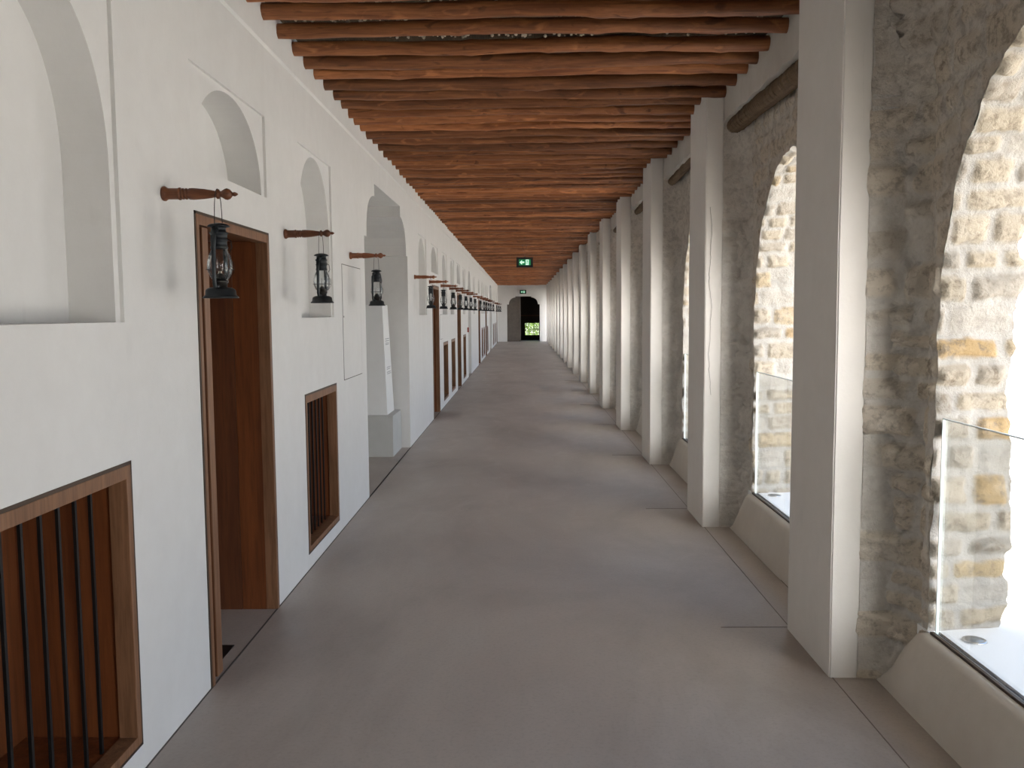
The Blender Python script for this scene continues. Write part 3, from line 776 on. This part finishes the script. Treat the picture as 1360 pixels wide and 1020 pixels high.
# ---- hurricane lantern parts (origin at the base centre)
def lantern():
    e = empty('hurricane_lantern')
    def part(name, mat, fn, parent=None):
        mb = MB(); fn(mb); return link(name, mb.mesh(name, mat), parent or e)
    part('fuel_tank', M['lantern'], lambda b: b.lathe([(.0, 0), (.064, 0), (.066, .002), (.064, .006), (.057, .012), (.055, .028), (.052, .034), (.040, .040), (.020, .042), (.0, .042)], seg=32))
    part('filler_cap', M['lantern'], lambda b: b.lathe([(.0, .036), (.012, .036), (.012, .046), (.009, .050), (.0, .050)], (.0, -.036, 0), seg=14))
    part('burner', M['brass'], lambda b: b.lathe([(.0, .040), (.024, .040), (.024, .056), (.030, .060), (.030, .066), (.018, .072), (.020, .078), (.012, .090), (.006, .095), (.0, .095)], seg=24))
    part('wick', M['wick'], lambda b: b.box((-.006, -.002, .092), (.006, .002, .102)))
    part('glass_globe', M['globe'], lambda b: b.lathe([(.026, .066), (.036, .080), (.0445, .100), (.047, .120), (.045, .140), (.039, .160), (.031, .178), (.027, .190)][:], seg=32))
    part('cap', M['lantern'], lambda b: b.lathe([(.0, .186), (.031, .186), (.033, .190), (.030, .196), (.028, .212), (.032, .214), (.033, .218), (.030, .221), (.030, .238), (.034, .241), (.034, .246), (.028, .249), (.026, .262), (.030, .266), (.040, .267), (.041, .270), (.034, .276), (.015, .281), (.0, .282)], seg=28))
    for s_ in (-1, 1):
        part('side_tube', M['lantern'], lambda b: b.tube([(0, s_*.034, .036), (0, s_*.050, .044), (0, s_*.055, .058), (0, s_*.055, .12), (0, s_*.054, .19), (0, s_*.050, .228), (0, s_*.040, .248), (0, s_*.026, .254)], [.0075, .0075, .0075, .0075, .0085, .0105, .0115, .011], 10))
    def guard(b):
        for a in (.4, 1.2, 1.94, 2.74, 3.54, 4.34, 5.08, 5.88):
            c, s_ = math.cos(a), math.sin(a)
            b.tube([(.030*c, .030*s_, .070), (.050*c, .050*s_, .098), (.0515*c, .0515*s_, .120), (.0485*c, .0485*s_, .14)], .0010, 5) if int(a*10) % 2 == 0 else None
        b.tube([(.0500*math.cos(t*PI/12), .0500*math.sin(t*PI/12), .108) for t in range(24)], .0011, 5, closed=True)
    part('wire_guard', M['steel'], guard)
    def bail(b):
        pts = []
        for t in range(25):
            a = PI*t/24; pts.append((0, .034*math.cos(a), .300+.108*math.sin(a)))
        pts = [(0, .040, .232), (0, .038, .262)] + pts + [(0, -.038, .262), (0, -.040, .232)]
        b.tube(pts, .0014, 6)
    part('bail_wire', M['steel'], bail)
    part('lift_lever', M['steel'], lambda b: b.tube([(.028, .0, .225), (.044, .004, .215), (.048, .004, .19), (.040, .004, .175)], .0018, 6))
    return e
base_l = lantern(); base_l.rotation_euler = (0, 0, -.07)
kids_index()
ly = [3.30, 4.98, 6.86, 10.95, 12.70, 14.50, 16.20, 17.80, 19.50, 21.25, 24.0, 26.3, 28.1, 29.9, 32.0, 34.6, 39.6, 42.8, 46.2]
where = {0: 'hanging in front of the nearest doorway', 1: 'hanging in front of the tall niche above a barred hatch', 2: 'hanging at the near edge of the arched passage', 3: 'hanging just past the arched passage'}
rs = random.Random(21)
for i, y in enumerate(ly):
    b = empty('lantern_bracket', (XL, y, 2.055)); mo = link('arm', arm, b); mo.rotation_euler = (rs.uniform(0, 6), rs.uniform(-.02, .03), rs.uniform(-.02, .02))
    tag(b, ('turned reddish wooden wall arm, %s from the camera, holding a lantern' % ORD[i]), 'bracket', 'wooden arms along the left wall')
    o = base_l if i == 0 else copy_tree(base_l)
    o.location = (-1.140, y, 1.663); 
    if i: o.rotation_euler = (0, 0, rs.uniform(-.45, -.1))
    tag(o, ('black glass hurricane lantern %s' % where[i]) if i in where else 'black glass hurricane lantern, %s in the row from the camera' % ORD[i], 'lantern', 'hurricane lanterns along the left wall')

# ---- display plinth in the arched passage
e = empty('display_plinth', (-1.75, 9.95, 0)); tag(e, 'pale grey plinth carrying a tall white tapered display column in the arched passage', 'plinth')
mb = MB(); mb.box((-.30, -.31, 0), (.30, .35, .46), bev=.003); link('base', mb.mesh('base', M['plinth']), e)
mb = MB()
b0 = [(-.24, -.21), (.225, -.21), (.225, .30), (-.24, .30)]; b1 = [(-.20, -.13), (.175, -.13), (.175, .26), (-.20, .26)]
i0 = [mb.vert((x, y, .4605)) for x, y in b0]; i1 = [mb.vert((x, y, 1.70)) for x, y in b1]
for k in range(4): mb.face((i0[k], i0[(k+1) % 4], i1[(k+1) % 4], i1[k]))
mb.face(i0[::-1]); mb.face(i1); cm = link('column', mb.mesh('column', M['white_box']), e)
mb = MB(); rs = random.Random(9)
for zz_ in (1.31, 1.285, 1.26, 1.245, .985, .965, .93, .91):
    y = -.06
    while y < .20:
        w_ = rs.uniform(.015, .05); xx = .225-.05*(zz_-.46)/1.24; mb.box((xx-.001, y, zz_), (xx+.0015, min(.22, y+w_), zz_+.006)); y += w_+.012
link('printed_lines', mb.mesh('printed_lines', M['print']), cm)

# ---- call point on the wall before the second passage
mb = MB(); mb.box((0, -.05, -.06), (.035, .05, .06), bev=.006)
cp = link('call_point', mb.mesh('call_point', M['red']), None, (XL, 21.45, 1.19)); tag(cp, 'small dull red box fixed to the left wall before the narrow passage', 'call point')

# ---- exit signs
def exit_sign(loc, w, h, lab, hang):
    e = empty('exit_sign', loc); tag(e, lab, 'exit sign', 'green exit signs')
    mb = MB(); mb.box((-w/2, -.03, 0), (w/2, .03, h), bev=.004); link('housing', mb.mesh('housing', M['sign_black']), e)
    gx0, gx1, gz0, gz1 = -w*.35, w*.36, h*.22, h*.78
    mb = MB(); mb.box((gx0, -.034, gz0), (gx1, -.0305, gz1)); gf = link('green_face', mb.mesh('green_face', M['sign_green']), e)
    mb = MB(); y = -.0352; zc = (gz0+gz1)/2; s_ = (gz1-gz0)
    ax = gx0+.26*(gx1-gx0)
    f = lambda x, z: (x, y, z)
    mb.flat([(ax-s_*.42, zc), (ax, zc+s_*.38), (ax+s_*.05, zc+s_*.30), (ax-s_*.08, zc+s_*.12), (ax+s_*.40, zc+s_*.12), (ax+s_*.40, zc-s_*.12), (ax-s_*.08, zc-s_*.12), (ax+s_*.05, zc-s_*.30), (ax, zc-s_*.38)], f)
    bm_ = mb.mesh('arrow', M['sign_white'], recalc=False); link('arrow', bm_, gf)
    mb = MB(); dx0 = gx0+.58*(gx1-gx0); dx1 = gx0+.84*(gx1-gx0)
    mb.flat([(dx0, gz0+.04*s_), (dx1, gz0+.04*s_), (dx1, gz1-.04*s_), (dx0, gz1-.04*s_)], f); link('doorway_symbol', mb.mesh('doorway_symbol', M['sign_white'], recalc=False), gf)
    mb = MB(); y = -.0362; mx = (dx0+dx1)/2; f = lambda x, z: (x, y, z)
    mb.flat([(mx+.12*s_*math.cos(a*PI/6)-.02*s_, zc+.30*s_+.09*s_*math.sin(a*PI/6)) for a in range(12)], f)
    for seg_ in (((.06, .20), (-.04, -.06)), ((.05, .16), (.18, .04)), ((.03, .14), (-.15, .12)), ((-.04, -.06), (.10, -.20)), ((.10, -.20), (.08, -.38)), ((-.04, -.06), (-.16, -.20)), ((-.16, -.20), (-.24, -.16))):
        (a, b_), (c, d_) = seg_; v = Vector((c-a, d_-b_)).normalized()*.035; n = (-v.y, v.x)
        mb.flat([(mx+s_*(a+n[0]), zc+s_*(b_+n[1])), (mx+s_*(c+n[0]), zc+s_*(d_+n[1])), (mx+s_*(c-n[0]), zc+s_*(d_-n[1])), (mx+s_*(a-n[0]), zc+s_*(b_-n[1]))], f)
    link('running_figure', mb.mesh('running_figure', M['sign_green'], recalc=False), gf)
    if hang:
        mb = MB(); t_ = ZB+.02-loc[2]
        mb.tube([(-.055, 0, t_), (0, 0, h+.03), (.055, 0, t_)], .004, 6); mb.lathe([(.012, h-.002), (.012, h+.03)], seg=10); mb.box((-.075, -.02, t_-.01), (.075, .02, t_+.02))
        link('hanger', mb.mesh('hanger', M['chrome']), e)
exit_sign((.067, 20.0, 2.625), .375, .235, 'green exit sign hanging from the ceiling poles midway down the corridor', True)
exit_sign((.06, YE-.03, 2.635), .36, .22, 'green exit sign fixed over the arched end doorway', False)

# ---- greenery outside the end window
sh = empty('garden_shrub', (.5, yv+3.2, -.15)); tag(sh, 'sunlit yellow green shrub seen through the low end window', 'shrub')
mb = MB(); rs = random.Random(2)
for i in range(26000):
    p = Vector((rs.uniform(-2.4, 2.4), rs.uniform(-.6, .6), rs.uniform(.0, 2.4)))
    n = Vector((rs.gauss(0, 1), rs.gauss(-1, 1), rs.gauss(.6, 1))).normalized(); a = n.orthogonal().normalized(); b = n.cross(a); s_ = rs.uniform(.03, .06)
    mb.face([mb.vert(p-a*s_), mb.vert(p+b*s_*.45), mb.vert(p+a*s_), mb.vert(p-b*s_*.45)])
link('foliage', mb.mesh('foliage', M['leaf'], recalc=False), sh)
mb = MB()
for i in range(14): x = -2.1+i*.32; mb.tube([(x, 0, 0), (x+rs.uniform(-.1, .1), rs.uniform(-.2, .2), 1.0), (x+rs.uniform(-.2, .2), 0, 2.1)], [.02, .014, .006], 6)
link('stems', mb.mesh('stems', M['stem']), sh)

# ================================================================== LIGHT
w = bpy.data.worlds.new('sky'); S.world = w; w.use_nodes = True; nt = w.node_tree
bg = nt.nodes['Background']
tc = N(nt, 'ShaderNodeTexCoord'); sp = N(nt, 'ShaderNodeSeparateXYZ'); nt.links.new(tc.outputs['Generated'], sp.inputs[0])
base = ramp(nt, sp.outputs[2], [(0, (.95, .95, .95)), (.18, (.70, .85, 1.05)), (.8, (.28, .52, 1.0))])     # hazy horizon to blue zenith
dp = N(nt, 'ShaderNodeVectorMath', operation='DOT_PRODUCT'); nt.links.new(tc.outputs['Generated'], dp.inputs[0]); dp.inputs[1].default_value = Vector((.48, -.85, .30)).normalized()  # bright lobe added away from the sun to light the pillars' near faces
mx_ = N(nt, 'ShaderNodeMath', operation='MAXIMUM'); nt.links.new(dp.outputs['Value'], mx_.inputs[0]); mx_.inputs[1].default_value = 0
pw = N(nt, 'ShaderNodeMath', operation='POWER'); nt.links.new(mx_.outputs[0], pw.inputs[0]); pw.inputs[1].default_value = 12
ml_ = N(nt, 'ShaderNodeVectorMath', operation='SCALE'); ml_.inputs[0].default_value = (1.0, .97, .93); nt.links.new(pw.outputs[0], ml_.inputs['Scale'])
sc1 = N(nt, 'ShaderNodeVectorMath', operation='SCALE'); nt.links.new(base, sc1.inputs[0]); sc1.inputs['Scale'].default_value = 2.1
sc2 = N(nt, 'ShaderNodeVectorMath', operation='SCALE'); nt.links.new(ml_.outputs[0], sc2.inputs[0]); sc2.inputs['Scale'].default_value = 12.5
ad_ = N(nt, 'ShaderNodeVectorMath', operation='ADD'); nt.links.new(sc1.outputs[0], ad_.inputs[0]); nt.links.new(sc2.outputs[0], ad_.inputs[1])
nt.links.new(ad_.outputs[0], bg.inputs[0]); bg.inputs[1].default_value = 1.0
sd = bpy.data.lights.new('sun', 'SUN'); sd.energy = 25; sd.angle = math.radians(.55); sd.color = (1, .94, .84)
so = bpy.data.objects.new('sun', sd); COL.objects.link(so)
dirv = Vector((-.15, .45, -.87)).normalized(); so.rotation_euler = dirv.to_track_quat('-Z', 'Y').to_euler(); so.location = (8, -6, 12)

# ================================================================== CAMERA
f_, yaw, pitch, roll = 1155.93494, -0.0121, 0.08165, -0.0073
cy_, sy_ = math.cos(yaw), math.sin(yaw); cp_, sp_ = math.cos(pitch), math.sin(pitch)
fwd = Vector((sy_*cp_, cy_*cp_, -sp_)); right = Vector((cy_, -sy_, 0)); up = right.cross(fwd)
r2 = right*math.cos(roll) + up*math.sin(roll); u2 = -right*math.sin(roll) + up*math.cos(roll)
cd = bpy.data.cameras.new('camera'); co = bpy.data.objects.new('camera', cd); COL.objects.link(co)
co.matrix_world = Matrix(((r2.x, u2.x, -fwd.x, 0), (r2.y, u2.y, -fwd.y, 0), (r2.z, u2.z, -fwd.z, 1.6), (0, 0, 0, 1)))
cd.sensor_fit = 'HORIZONTAL'; cd.sensor_width = 36; cd.lens = f_*36/1360; cd.clip_start = .05; cd.clip_end = 300
S.camera = co
vs = S.view_settings; vs.view_transform = 'Standard'; vs.look = 'None'; vs.gamma = 1; vs.use_curve_mapping = False; vs.exposure = 0.08
